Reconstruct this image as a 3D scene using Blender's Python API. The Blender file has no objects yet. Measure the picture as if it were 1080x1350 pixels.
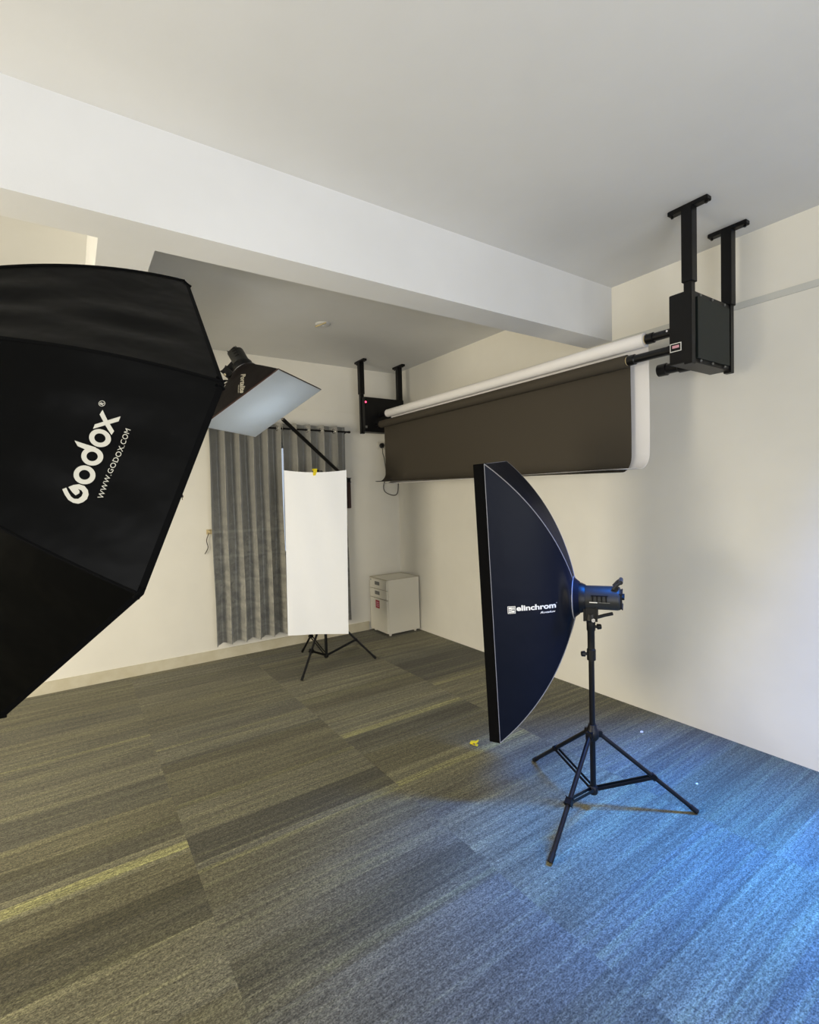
import bpy, bmesh, math, random
from mathutils import Vector, Matrix
from math import sin, cos, pi, radians as rad
random.seed(7)
sc = bpy.context.scene
col = sc.collection
H = 3.0          # ceiling height
SOF = 2.619      # underside of the beams

# ------------------------------------------------------------------ materials
def new_mat(name, color=(.8, .8, .8), rough=.6, metal=0., spec=.5, sheen=0., emit=None, estr=0., coat=0.):
    m = bpy.data.materials.new(name); m.use_nodes = True
    b = m.node_tree.nodes['Principled BSDF']
    b.inputs['Base Color'].default_value = (*color, 1)
    b.inputs['Roughness'].default_value = rough
    b.inputs['Metallic'].default_value = metal
    b.inputs['Specular IOR Level'].default_value = spec
    b.inputs['Sheen Weight'].default_value = sheen
    b.inputs['Coat Weight'].default_value = coat
    if emit:
        b.inputs['Emission Color'].default_value = (*emit, 1); b.inputs['Emission Strength'].default_value = estr
    return m
class NT:
    def __init__(s, m): s.t = m.node_tree; s.b = s.t.nodes['Principled BSDF']
    def n(s, typ, **kw):
        x = s.t.nodes.new(typ)
        for k, v in kw.items(): setattr(x, k, v)
        return x
    def l(s, a, b): s.t.links.new(a, b)
    def put(s, sock, v):
        if isinstance(v, (int, float)): sock.default_value = v
        else: s.l(v, sock)
    def math(s, op, a, b=0., c=0.):
        x = s.n('ShaderNodeMath', operation=op); s.put(x.inputs[0], a); s.put(x.inputs[1], b); s.put(x.inputs[2], c)
        return x.outputs[0]
    def mix(s, f, a, b, mode='MIX'):
        x = s.n('ShaderNodeMix', data_type='RGBA', blend_type=mode); s.put(x.inputs[0], f)
        for i, v in ((6, a), (7, b)):
            if isinstance(v, tuple): x.inputs[i].default_value = (*v, 1)
            else: s.l(v, x.inputs[i])
        return x.outputs[2]
    def xyz(s, x, y, z=0.):
        c = s.n('ShaderNodeCombineXYZ'); s.put(c.inputs[0], x); s.put(c.inputs[1], y); s.put(c.inputs[2], z); return c.outputs[0]
    def noise(s, vec, scale=1., detail=3., rough=.5):
        x = s.n('ShaderNodeTexNoise'); s.l(vec, x.inputs['Vector']); x.inputs['Scale'].default_value = scale
        x.inputs['Detail'].default_value = detail; x.inputs['Roughness'].default_value = rough; return x.outputs['Fac']
    def white(s, vec):
        x = s.n('ShaderNodeTexWhiteNoise', noise_dimensions='3D'); s.l(vec, x.inputs['Vector']); return x.outputs['Value']
    def rng(s, v, a, b, c, d):
        x = s.n('ShaderNodeMapRange'); s.put(x.inputs[0], v)
        for i, q in enumerate((a, b, c, d)): x.inputs[i+1].default_value = q
        return x.outputs[0]
    def bump(s, h, strength=.2, dist=.01):
        x = s.n('ShaderNodeBump'); x.inputs['Strength'].default_value = strength; x.inputs['Distance'].default_value = dist
        s.l(h, x.inputs['Height']); s.l(x.outputs[0], s.b.inputs['Normal'])
    def pos(s):
        g = s.n('ShaderNodeNewGeometry'); return g.outputs['Position']
def plaster(name, c, c2=None, scale=1.2):
    m = new_mat(name, c, .85, spec=.2); t = NT(m); p = t.pos()
    f = t.noise(p, scale, 4, .6)
    c2 = c2 or tuple(x*.93 for x in c)
    t.l(t.mix(t.rng(f, .35, .7, 0, 1), c, c2), t.b.inputs['Base Color'])
    t.bump(t.noise(p, 90, 3, .6), .12, .002)
    return m
M = {}
M['wall'] = plaster('wall paint', (.80, .775, .70))
M['ceil'] = plaster('ceiling paint', (.70, .70, .69))
M['beam'] = plaster('beam paint', (.76, .765, .77))
M['skirt'] = plaster('skirting', (.60, .56, .44), (.52, .47, .34), 6)
M['strip'] = plaster('plaster joint', (.60, .60, .56))
M['blackmetal'] = new_mat('black metal', (.0035, .0035, .004), .4, .0, .22)
M['blacktube'] = new_mat('black anodised tube', (.004, .004, .005), .3, .0, .35)
M['blackplastic'] = new_mat('black plastic', (.006, .006, .006), .45, spec=.3)
M['boxpanel'] = new_mat('dark motor panel', (.008, .012, .011), .5, spec=.25)
M['greyplastic'] = new_mat('dark grey strobe shell', (.022, .022, .020), .42, spec=.35)
M['chrome'] = new_mat('chrome', (.75, .72, .70), .2, 1.)
M['cable'] = new_mat('grey cable', (.10, .095, .085), .5)
M['darkcable'] = new_mat('dark cable', (.03, .02, .015), .5)
M['yellow'] = new_mat('yellow plastic', (.85, .70, .02), .4)
M['cardboard'] = new_mat('cardboard core', (.55, .45, .25), .8)
M['cabinet'] = new_mat('cabinet enamel', (.74, .71, .62), .4)
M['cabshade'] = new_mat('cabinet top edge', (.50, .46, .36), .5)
M['handle'] = new_mat('grey handle', (.16, .16, .15), .4)
M['red'] = new_mat('red sticker', (.35, .03, .05), .5)
M['pinkmark'] = new_mat('pink print', (.7, .35, .42), .5)
M['whiteprint'] = new_mat('white print', (.80, .79, .74), .6)
M['creamprint'] = new_mat('cream print', (.50, .475, .39), .6)
M['led'] = new_mat('red indicator', (.5, .02, .05), .4, emit=(1, .05, .12), estr=5.)
M['glass'] = new_mat('window glass', (.9, .95, 1.), .02); M['glass'].node_tree.nodes['Principled BSDF'].inputs['Transmission Weight'].default_value = 1.
M['framealu'] = new_mat('window frame', (.55, .55, .55), .4, .6)
M['piping'] = new_mat('grey piping', (.25, .25, .27), .5)
M['browntrim'] = new_mat('dark red-brown binding', (.03, .008, .006), .5)
M['greybinding'] = new_mat('grey hem', (.30, .29, .27), .7)
def cloth(name, c, rough=.5, sheen=.0, wr=.3, scale=9., spec=.5):
    m = new_mat(name, c, rough, sheen=sheen, spec=spec); t = NT(m)
    tc = t.n('ShaderNodeTexCoord').outputs['Object']
    h = t.noise(tc, scale, 3, .55); t.bump(h, wr, .02)
    return m
M['octacloth'] = cloth('black satin softbox cloth', (.0022, .0022, .0020), .42, wr=.4, scale=7, spec=.05)
M['rotacloth'] = cloth('black nylon softbox cloth', (.0026, .0046, .0125), .48, wr=.18, scale=6, spec=.13)
M['portcloth'] = cloth('black nylon portable cloth', (.006, .004, .004), .55, wr=.15, scale=8, spec=.2)
M['lip'] = cloth('black velcro edge', (.003, .003, .003), .9, wr=.1, scale=30, spec=.05)
M['diffuser'] = cloth('white diffuser', (.70, .74, .76), .7, wr=.12, scale=5)
M['litdiffuser'] = cloth('pale diffuser cloth', (.80, .84, .86), .8, wr=.12, scale=5)
def _tl(m):
    t = NT(m); tr = t.n('ShaderNodeBsdfTranslucent'); tr.inputs[0].default_value = (.8, .84, .87, 1); mx = t.n('ShaderNodeMixShader'); mx.inputs[0].default_value = .45
    out = [n for n in m.node_tree.nodes if n.type == 'OUTPUT_MATERIAL'][0]
    t.l(t.b.outputs[0], mx.inputs[1]); t.l(tr.outputs[0], mx.inputs[2]); t.l(mx.outputs[0], out.inputs['Surface'])
_tl(M['litdiffuser'])
M['sheet'] = cloth('white cloth sheet', (.80, .82, .86), .75, wr=.25, scale=6)
M['whitepaper'] = cloth('white paper', (.85, .83, .82), .75, wr=.02, scale=2)
M['greypaper'] = cloth('dark taupe paper', (.060, .051, .038), .85, wr=.02, scale=2, spec=.2)
def curtain_mat():
    m = new_mat('grey satin curtain', (.3, .3, .28), .42, sheen=.4, spec=.6); t = NT(m)
    tc = t.n('ShaderNodeTexCoord'); o = tc.outputs['Object']; s = t.n('ShaderNodeSeparateXYZ'); t.l(o, s.inputs[0])
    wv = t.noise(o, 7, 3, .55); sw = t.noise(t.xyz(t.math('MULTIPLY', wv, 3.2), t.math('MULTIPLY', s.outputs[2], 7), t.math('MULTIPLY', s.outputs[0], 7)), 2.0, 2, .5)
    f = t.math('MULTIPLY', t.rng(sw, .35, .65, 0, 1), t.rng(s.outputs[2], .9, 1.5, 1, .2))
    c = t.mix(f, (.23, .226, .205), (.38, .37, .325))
    # crease highlights painted in as paler cross bands, lower half
    z = s.outputs[2]
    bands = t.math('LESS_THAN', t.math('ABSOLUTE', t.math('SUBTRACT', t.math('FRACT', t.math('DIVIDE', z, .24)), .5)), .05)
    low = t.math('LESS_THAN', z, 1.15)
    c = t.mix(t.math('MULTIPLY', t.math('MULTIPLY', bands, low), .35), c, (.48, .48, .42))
    t.l(c, t.b.inputs['Base Color']); t.bump(sw, .22, .008)
    return m
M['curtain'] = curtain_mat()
def carpet_mat():
    m = new_mat('striped plank carpet', (.12, .115, .08), .95, spec=.1, sheen=.15); t = NT(m)
    s = t.n('ShaderNodeSeparateXYZ'); t.l(t.pos(), s.inputs[0]); x, y = s.outputs[0], s.outputs[1]
    X = t.math('DIVIDE', t.math('ADD', x, 2.902), 1.008); cx = t.math('FLOOR', X)
    off = t.math('MULTIPLY', t.white(t.xyz(cx, 3.3, 1.)), .21)
    Y = t.math('DIVIDE', t.math('ADD', y, off), .25); cy = t.math('FLOOR', Y)
    pl = t.white(t.xyz(cx, cy, 5.)); pl2 = t.white(t.xyz(cx, cy, 11.))
    # long streaks of yarn inside every plank
    jx = t.math('MULTIPLY', cx, 7.31)
    st1 = t.noise(t.xyz(t.math('MULTIPLY', x, .7), t.math('ADD', t.math('MULTIPLY', y, 26), jx), t.math('MULTIPLY', cx, 3.7)), 1, 3, .7)
    st2 = t.noise(t.xyz(t.math('MULTIPLY', x, 3.), t.math('ADD', t.math('MULTIPLY', y, 110), jx), t.math('MULTIPLY', cx, 1.7)), 1, 2, .6)
    blot = t.noise(t.xyz(t.math('MULTIPLY', x, 1.6), t.math('MULTIPLY', y, 4.5), cx), 1, 2, .5)
    g1 = t.noise(t.xyz(t.math('MULTIPLY', x, 130), t.math('MULTIPLY', y, 190), 0.), 1, 3, .75)
    v = t.math('ADD', .62, t.math('MULTIPLY', pl, .34))
    v = t.math('MULTIPLY', v, t.rng(st1, .3, .72, .74, 1.34))
    v = t.math('MULTIPLY', v, t.rng(st2, .3, .7, .80, 1.2))
    v = t.math('MULTIPLY', v, t.rng(blot, .3, .7, .86, 1.14))
    g = t.math('MULTIPLY', t.rng(g1, .36, .64, .40, 1.6), t.rng(t.noise(t.xyz(t.math('MULTIPLY', x, 48), t.math('MULTIPLY', y, 85), 3.), 1, 2, .6), .36, .64, .72, 1.28))
    v = t.math('MULTIPLY', v, g)
    c = t.mix(pl2, (.178, .162, .090), (.160, .152, .108))
    c = t.mix(t.rng(st1, .50, .66, 0, .45), c, (.22, .215, .10))
    def rect(x0, x1, y0, y1):
        a = t.math('MULTIPLY', t.math('GREATER_THAN', x, x0), t.math('LESS_THAN', x, x1))
        b = t.math('MULTIPLY', t.math('GREATER_THAN', y, y0), t.math('LESS_THAN', y, y1))
        return t.math('MULTIPLY', a, b)
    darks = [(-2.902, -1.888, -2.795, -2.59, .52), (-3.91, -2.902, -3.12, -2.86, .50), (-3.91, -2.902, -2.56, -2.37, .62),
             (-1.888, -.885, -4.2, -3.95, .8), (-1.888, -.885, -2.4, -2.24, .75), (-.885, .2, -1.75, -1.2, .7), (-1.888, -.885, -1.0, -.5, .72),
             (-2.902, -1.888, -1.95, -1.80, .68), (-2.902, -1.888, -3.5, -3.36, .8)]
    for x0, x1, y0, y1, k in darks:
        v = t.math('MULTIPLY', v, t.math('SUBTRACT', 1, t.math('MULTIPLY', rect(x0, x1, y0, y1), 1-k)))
    stripes = [(-3.91, -2.902, -2.665, -2.605, .9), (-1.888, -.885, -2.185, -2.13, .75), (-1.888, -.885, -2.84, -2.79, .75), (-.885, .2, -1.83, -1.79, .5),
               (-2.902, -1.888, -2.86, -2.835, .45), (-2.902, -1.888, -1.625, -1.60, .5), (-3.91, -2.902, -1.36, -1.33, .5),
               (-2.902, -1.888, -2.33, -2.30, .4), (-1.888, -.885, -1.50, -1.47, .4), (-2.65, -1.888, -3.575, -3.55, .3)]
    for x0, x1, y0, y1, k in stripes:
        c = t.mix(t.math('MULTIPLY', t.math('MULTIPLY', rect(x0, x1, y0, y1), k*1.0), t.rng(st2, .3, .62, .35, 1.)), c, (.33, .32, .13))
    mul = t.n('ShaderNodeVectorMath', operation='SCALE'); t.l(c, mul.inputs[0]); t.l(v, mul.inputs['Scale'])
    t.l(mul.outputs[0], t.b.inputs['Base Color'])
    t.bump(g1, .5, .004)
    return m
M['carpet'] = carpet_mat()

# ------------------------------------------------------------------ geometry helpers
def mk(name, bm, mat, parent=None, smooth=False, mods=()):
    """link a bmesh written in world coordinates as ONE mesh object (below its thing when parent is given)"""
    bmesh.ops.recalc_face_normals(bm, faces=bm.faces)
    if parent is None:
        o = bpy.data.objects.new(name, bpy.data.meshes.new(name)); base = Vector((0, 0, 0))
    else:
        o = bpy.data.objects.new(name, bpy.data.meshes.new(name)); base = world_loc(parent)
    bm.transform(Matrix.Translation(-base))
    bm.to_mesh(o.data); bm.free()
    o.data.materials.append(mat)
    for p in o.data.polygons: p.use_smooth = smooth
    if smooth:
        o.data.set_sharp_from_angle(angle=rad(35))
    col.objects.link(o)
    if parent is not None: o.parent = parent
    return o
def world_loc(o):
    v = Vector((0, 0, 0))
    while o is not None: v += o.location; o = o.parent
    return v
def thing(name, label, cat, loc, group=None):
    o = bpy.data.objects.new(name, None); col.objects.link(o); o.location = loc; o.empty_display_size = .1
    o['label'] = label; o['category'] = cat
    if group: o['group'] = group
    return o
def tag(o, label, cat, group=None):
    o['label'] = label; o['category'] = cat
    if group: o['group'] = group
    return o
def struct(o): o['kind'] = 'structure'; return o
def re_origin(o, loc):
    """move a top-level mesh object's origin to loc, leaving its geometry where it stands"""
    d = Vector(loc) - o.location; o.data.transform(Matrix.Translation(-d)); o.location = loc; return o
def B(): return bmesh.new()
def box(bm, x0, x1, y0, y1, z0, z1, bev=0.):
    r = bmesh.ops.create_cube(bm, size=1.); vs = r['verts']
    for v in vs:
        v.co = Vector(((x0+x1)/2 + v.co.x*(x1-x0), (y0+y1)/2 + v.co.y*(y1-y0), (z0+z1)/2 + v.co.z*(z1-z0)))
    if bev:
        es = list({e for v in vs for e in v.link_edges}); bmesh.ops.bevel(bm, geom=es, offset=bev, segments=2, affect='EDGES')
    return bm
def obox(bm, c, ax, ay, az, sx, sy, sz, bev=0.):
    """oriented box"""
    r = bmesh.ops.create_cube(bm, size=1.); vs = r['verts']; c = Vector(c)
    for v in vs: v.co = c + Vector(ax)*v.co.x*sx + Vector(ay)*v.co.y*sy + Vector(az)*v.co.z*sz
    if bev:
        es = list({e for v in vs for e in v.link_edges}); bmesh.ops.bevel(bm, geom=es, offset=bev, segments=2, affect='EDGES')
    return bm
def perp(d):
    d = Vector(d).normalized(); r = Vector((0, 0, 1)) if abs(d.z) < .9 else Vector((1, 0, 0))
    u = d.cross(r).normalized(); return d, u, d.cross(u)
def lathe(bm, p, d, prof, n=24):
    """surface of revolution about the axis p + s*d; prof = [(s, r)...]; end radii 0 are closed"""
    d, u, w = perp(d); p = Vector(p); rings = []
    for s, r in prof:
        if r <= 1e-6: rings.append([bm.verts.new(p + d*s)])
        else: rings.append([bm.verts.new(p + d*s + (u*cos(2*pi*i/n) + w*sin(2*pi*i/n))*r) for i in range(n)])
    for a, b in zip(rings, rings[1:]):
        for i in range(n):
            j = (i+1) % n
            if len(a) == 1 and len(b) == 1: continue
            if len(a) == 1: bm.faces.new((a[0], b[i], b[j]))
            elif len(b) == 1: bm.faces.new((a[i], a[j], b[0]))
            else: bm.faces.new((a[i], a[j], b[j], b[i]))
    return bm
def cyl(bm, a, b, r, r2=None, n=16):
    a, b = Vector(a), Vector(b); L = (b-a).length; r2 = r if r2 is None else r2
    return lathe(bm, a, b-a, [(0, 0), (0, r), (L, r2), (L, 0)], n)
def tube(bm, pts, r, n=8, closed=False):
    """round tube swept along a polyline"""
    P = [Vector(p) for p in pts]; N = len(P); rings = []; prev = None
    for i in range(N):
        if closed: d = P[(i+1) % N] - P[i-1]
        else: d = P[min(i+1, N-1)] - P[max(i-1, 0)]
        d.normalize()
        u = perp(d)[1] if prev is None else (prev - d*prev.dot(d)).normalized()
        prev = u; w = d.cross(u)
        rings.append([bm.verts.new(P[i] + (u*cos(2*pi*k/n) + w*sin(2*pi*k/n))*r) for k in range(n)])
    for i in range(N if closed else N-1):
        a, b = rings[i], rings[(i+1) % N]
        for k in range(n): bm.faces.new((a[k], a[(k+1) % n], b[(k+1) % n], b[k]))
    if not closed:
        bm.faces.new(rings[0][::-1]); bm.faces.new(rings[-1])
    return bm
def smooth_path(pts, k=6):
    """Catmull-Rom through the points"""
    P = [Vector(p) for p in pts]; out = []
    for i in range(len(P)-1):
        a, b, c, d = P[max(i-1, 0)], P[i], P[i+1], P[min(i+2, len(P)-1)]
        for j in range(k):
            t = j/k; out.append(.5*((2*b) + (c-a)*t + (2*a-5*b+4*c-d)*t*t + (3*b-a-3*c+d)*t**3))
    out.append(P[-1]); return out
def grid(bm, f, nu, nv, thick=0.):
    """surface f(u, v) on a grid; with thick > 0 it becomes a thin closed sheet"""
    V = [[bm.verts.new(Vector(f(i/nu, j/nv))) for j in range(nv+1)] for i in range(nu+1)]
    F = [bm.faces.new((V[i][j], V[i+1][j], V[i+1][j+1], V[i][j+1])) for i in range(nu) for j in range(nv)]
    if thick:
        bm.normal_update(); r = bmesh.ops.solidify(bm, geom=F, thickness=thick)
    return bm
def vadd(*v): return tuple(sum(c) for c in zip(*v))
def vs(v,k): return tuple(c*k for c in v)
def vlerp(a,b,w): return tuple(x+(y-x)*w for x,y in zip(a,b))
def vlen(a,b): return math.sqrt(sum((x-y)**2 for x,y in zip(a,b)))
class Shell:
    """Softbox skin: rim polygon at c, ring of radius rr at c-a*D, rods bulging outwards by b."""
    def __init__(s,c,a,sd,up,rim,D,b,rr):
        s.c,s.a,s.sd,s.up,s.rim,s.D,s.b,s.rr=tuple(c),tuple(a),tuple(sd),tuple(up),rim,D,b,rr
    def seam2(s,k,t):
        x,y=s.rim[k%len(s.rim)];R=math.hypot(x,y);L=math.hypot(R-s.rr,s.D)
        g=s.b*4*t*(1-t)
        r=R+(s.rr-R)*t+g*s.D/L; d=s.D*t+g*(R-s.rr)/L
        return (x/R*r,y/R*r,d)
    def pt(s,k,t,w):
        A=s.seam2(k,t);B=s.seam2(k+1,t);m=vlerp(A,B,w)
        # towards the ring the section turns round
        f=max(0,(t-.7)/.3)**2
        if f>0:
            rm=math.hypot(m[0],m[1]);ra=math.hypot(A[0],A[1])*(1-w)+math.hypot(B[0],B[1])*w
            q=1+(ra/rm-1)*f; m=(m[0]*q,m[1]*q,m[2])
        return s.world(m)
    def world(s,m):
        return tuple(s.c[i]+s.sd[i]*m[0]+s.up[i]*m[1]-s.a[i]*m[2] for i in range(3))
    def table(s,k,n=60):
        ps=[s.pt(k,i/n,.5) for i in range(n+1)];L=[0]
        for i in range(n): L.append(L[-1]+vlen(ps[i],ps[i+1]))
        return L
    def flat(s,k,x,y,tab,off=0.0):
        """flattened panel coordinates: x across (0 = middle), y metres up from the rim"""
        n=len(tab)-1;i=0
        y=max(0,min(y,tab[-1]*.999))
        while tab[i+1]<y:i+=1
        t=(i+(y-tab[i])/(tab[i+1]-tab[i]))/n
        A=s.pt(k,t,0);B=s.pt(k,t,1);w=.5+x/vlen(A,B)
        p=s.pt(k,t,w)
        if off:
            e=1e-3
            u=vadd(s.pt(k,t,w+.01),vs(p,-1));v=vadd(s.pt(k,t+e,w),vs(p,-1))
            n_=(u[1]*v[2]-u[2]*v[1],u[2]*v[0]-u[0]*v[2],u[0]*v[1]-u[1]*v[0]);l=math.sqrt(sum(c*c for c in n_))
            n_=vs(n_,1/l);o=vadd(p,vs(vadd(s.c,vs(s.a,-s.D*.4)),-1))
            if sum(i*j for i,j in zip(n_,o))<0:n_=vs(n_,-1)
            p=vadd(p,vs(n_,off))
        return p
# ------------------------------------------------------------------ flat lettering laid onto a surface
def text_bm(s, size=1., bold=0., shear=0., spacing=1.):
    cu = bpy.data.curves.new('t', 'FONT'); cu.body = s; cu.size = size; cu.offset = bold; cu.shear = shear; cu.space_character = spacing
    cu.resolution_u = 5; cu.fill_mode = 'FRONT'
    o = bpy.data.objects.new('t', cu); col.objects.link(o); bpy.context.view_layer.update()
    me = o.to_mesh(); bm = bmesh.new(); bm.from_mesh(me); o.to_mesh_clear()
    bpy.data.objects.remove(o); bpy.data.curves.remove(cu); return bm
def fit_bm(bm, x0, x1, y0, y1):
    xs = [v.co.x for v in bm.verts]; ys = [v.co.y for v in bm.verts]
    a, b, c, d = min(xs), max(xs), min(ys), max(ys)
    for v in bm.verts: v.co = Vector((x0+(v.co.x-a)/(b-a)*(x1-x0), y0+(v.co.y-c)/(d-c)*(y1-y0), 0))
    return bm
def join(bm, other):
    me = bpy.data.meshes.new('j'); other.to_mesh(me); other.free(); bm.from_mesh(me); bpy.data.meshes.remove(me); return bm
def cut(bm, step=.02):
    """slice a flat outline into strips so that it can follow a curved panel"""
    for ax in (0, 1):
        cs = [v.co[ax] for v in bm.verts]; k = math.floor(min(cs)/step)
        while k*step < max(cs):
            no = Vector((0, 0, 0)); no[ax] = 1; co = Vector((0, 0, 0)); co[ax] = k*step
            bmesh.ops.bisect_plane(bm, geom=list(bm.verts)+list(bm.edges)+list(bm.faces), plane_co=co, plane_no=no); k += 1
    return bm
def poly(bm, pts):
    f = bm.faces.new([bm.verts.new((x, y, 0)) for x, y in pts]); bmesh.ops.triangulate(bm, faces=[f])
def arcband(bm, cx, cy, r0, r1, a0, a1, n=40, sy=1.):
    V = []
    for i in range(n+1):
        a = rad(a0+(a1-a0)*i/n); V.append([bm.verts.new((cx+r*cos(a), cy+r*sin(a)*sy, 0)) for r in (r0, r1)])
    for p, q in zip(V, V[1:]): bm.faces.new((p[0], p[1], q[1], q[0]))
def place(bm, f):
    cut(bm)
    for v in bm.verts: v.co = Vector(f(v.co.x, v.co.y))
    return bm

def mk_flat(name, bm, mat, parent, thick=.0006):
    r = bmesh.ops.solidify(bm, geom=list(bm.faces), thickness=thick)
    return mk(name, bm, mat, parent)

# ------------------------------------------------------------------ softboxes
def fr(yaw, pitch, roll):
    a = Vector((cos(yaw)*cos(pitch), sin(yaw)*cos(pitch), sin(pitch)))
    s = Vector((-sin(yaw), cos(yaw), 0)); u = a.cross(s)
    s2 = s*cos(roll) + u*sin(roll); return a, s2, a.cross(s2)
def panels(sh, root, mat, name='side_panel', n=26, m=12, thick=.002, wrinkle=None):
    out = []
    for k in range(len(sh.rim)):
        bm = B()
        def f(u, v):
            p = Vector(sh.pt(k, u, v))
            if wrinkle: p += wrinkle(k, u, v)
            return p
        grid(bm, f, n, m, thick)
        out.append(mk(name, bm, mat, root, True))
    return out
def lip_bm(sh, L, flare=0., thick=.003):
    bm = B(); N = len(sh.rim); a = Vector(sh.a)
    inn = [Vector(sh.pt(k, 0, 0)) for k in range(N)]; c = Vector(sh.c)
    out = [p + a*L + (p-c).normalized()*flare for p in inn]
    for k in range(N):
        q = [inn[k], inn[(k+1) % N], out[(k+1) % N], out[k]]
        bm.faces.new([bm.verts.new(p) for p in q])
    bmesh.ops.remove_doubles(bm, verts=bm.verts, dist=1e-5)
    bmesh.ops.solidify(bm, geom=list(bm.faces), thickness=thick); return bm
def diffuser_bm(sh, inset=.01, sag=.02, dist=.0):
    bm = B(); c = Vector(sh.c) + Vector(sh.a)*dist; N = len(sh.rim); R = []
    for j in range(9):
        f = j/8; R.append([c + ((Vector(sh.pt(k, 0, 0))-Vector(sh.c))*(1-w) + (Vector(sh.pt(k+1, 0, 0))-Vector(sh.c))*w)*f*(1-inset)
                           - Vector(sh.a)*sag*(1-f*f) for k in range(N) for w in (0, .25, .5, .75)])
    c0 = bm.verts.new(R[0][0]); prev = None
    for r in R[1:]:
        cur = [bm.verts.new(p) for p in r]; n = len(cur)
        for i in range(n):
            if prev is None: bm.faces.new((c0, cur[i], cur[(i+1) % n]))
            else: bm.faces.new((prev[i], cur[i], cur[(i+1) % n], prev[(i+1) % n]))
        prev = cur
    bmesh.ops.solidify(bm, geom=list(bm.faces), thickness=.0015); return bm
def ring_pts(c, s, u, r, n=40): return [Vector(c) + s*(r*cos(2*pi*i/n)) + u*(r*sin(2*pi*i/n)) for i in range(n)]

def strobe(label, front, a, up, L=.19, r=.062, mount=.11, handle=True):
    """flash head: front = centre of the mounting flange, a = beam direction, up = its top side"""
    front = Vector(front); a = Vector(a).normalized(); up = (Vector(up)-a*Vector(up).dot(a)).normalized(); sd = a.cross(up)
    t = thing('studio_flash', label, 'studio light', front - a*mount)
    bm = lathe(B(), front, -a, [(0, 0), (0, r*1.12), (.03, r*1.14), (.05, r*1.0), (.055, 0)], 36)
    mk('bayonet_flange', bm, M['blackplastic'], t, True)
    # the body: a round-shouldered extrusion, flat below
    bm = B(); prof = []
    for i in range(36):
        q = 2*pi*i/36; x, y = cos(q), sin(q); rr = r*.95
        prof.append((x*rr*(1 if abs(x) < .8 else 1.0), max(y, -.72)*rr))
    stn = [(.045, .90), (.05, 1.), (L-.012, 1.), (L-.004, .96), (L, .88)]
    rings = [[bm.verts.new(front - a*s_ + sd*(x*k) + up*(y*k)) for x, y in prof] for s_, k in stn]
    for A, C in zip(rings, rings[1:]):
        for i in range(36): bm.faces.new((A[i], A[(i+1) % 36], C[(i+1) % 36], C[i]))
    bm.faces.new(rings[0]); bm.faces.new(rings[-1])
    body = mk('body', bm, M['greyplastic'], t, True)
    # ventilation grooves on both sides
    for sg in (-1, 1):
        bm = obox(B(), front - a*.115 + sd*(sg*r*.925) + up*.028, a, up, sd, .075, .004, .006)
        for k in range(4): obox(bm, front - a*(.085+.02*k) + sd*(sg*r*.93) + up*.012, a, up, sd, .006, .03, .004)
        mk('vent_grille', bm, M['blackmetal'], body)
    bm = B(); obox(bm, front - a*(L+.003) , a, up, sd, .008, r*1.1, r*1.3, .004); mk('control_panel', bm, M['blackplastic'], t)
    for k in range(3): mk('control_knob', cyl(B(), front - a*(L+.006) + sd*(r*.4*(k-1)) + up*.012, front - a*(L+.018) + sd*(r*.4*(k-1)) + up*.012, .009, .008, 14), M['blackmetal'], t, True)
    if handle:   # carrying handle at the rear top
        bm = B(); hp = [front - a*(L-.03) + up*r*.86, front - a*(L-.012) + up*(r+.012), front - a*(L+.004) + up*(r+.024)]
        for sg in (-1, 1): tube(bm, [p + sd*sg*r*.5 for p in hp], .0075, 8)
        tube(bm, [hp[-1] + sd*r*.55, hp[-1] - sd*r*.55], .010, 10)
        mk('handle', bm, M['greyplastic'], t, True)
    return t, sd, up

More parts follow.
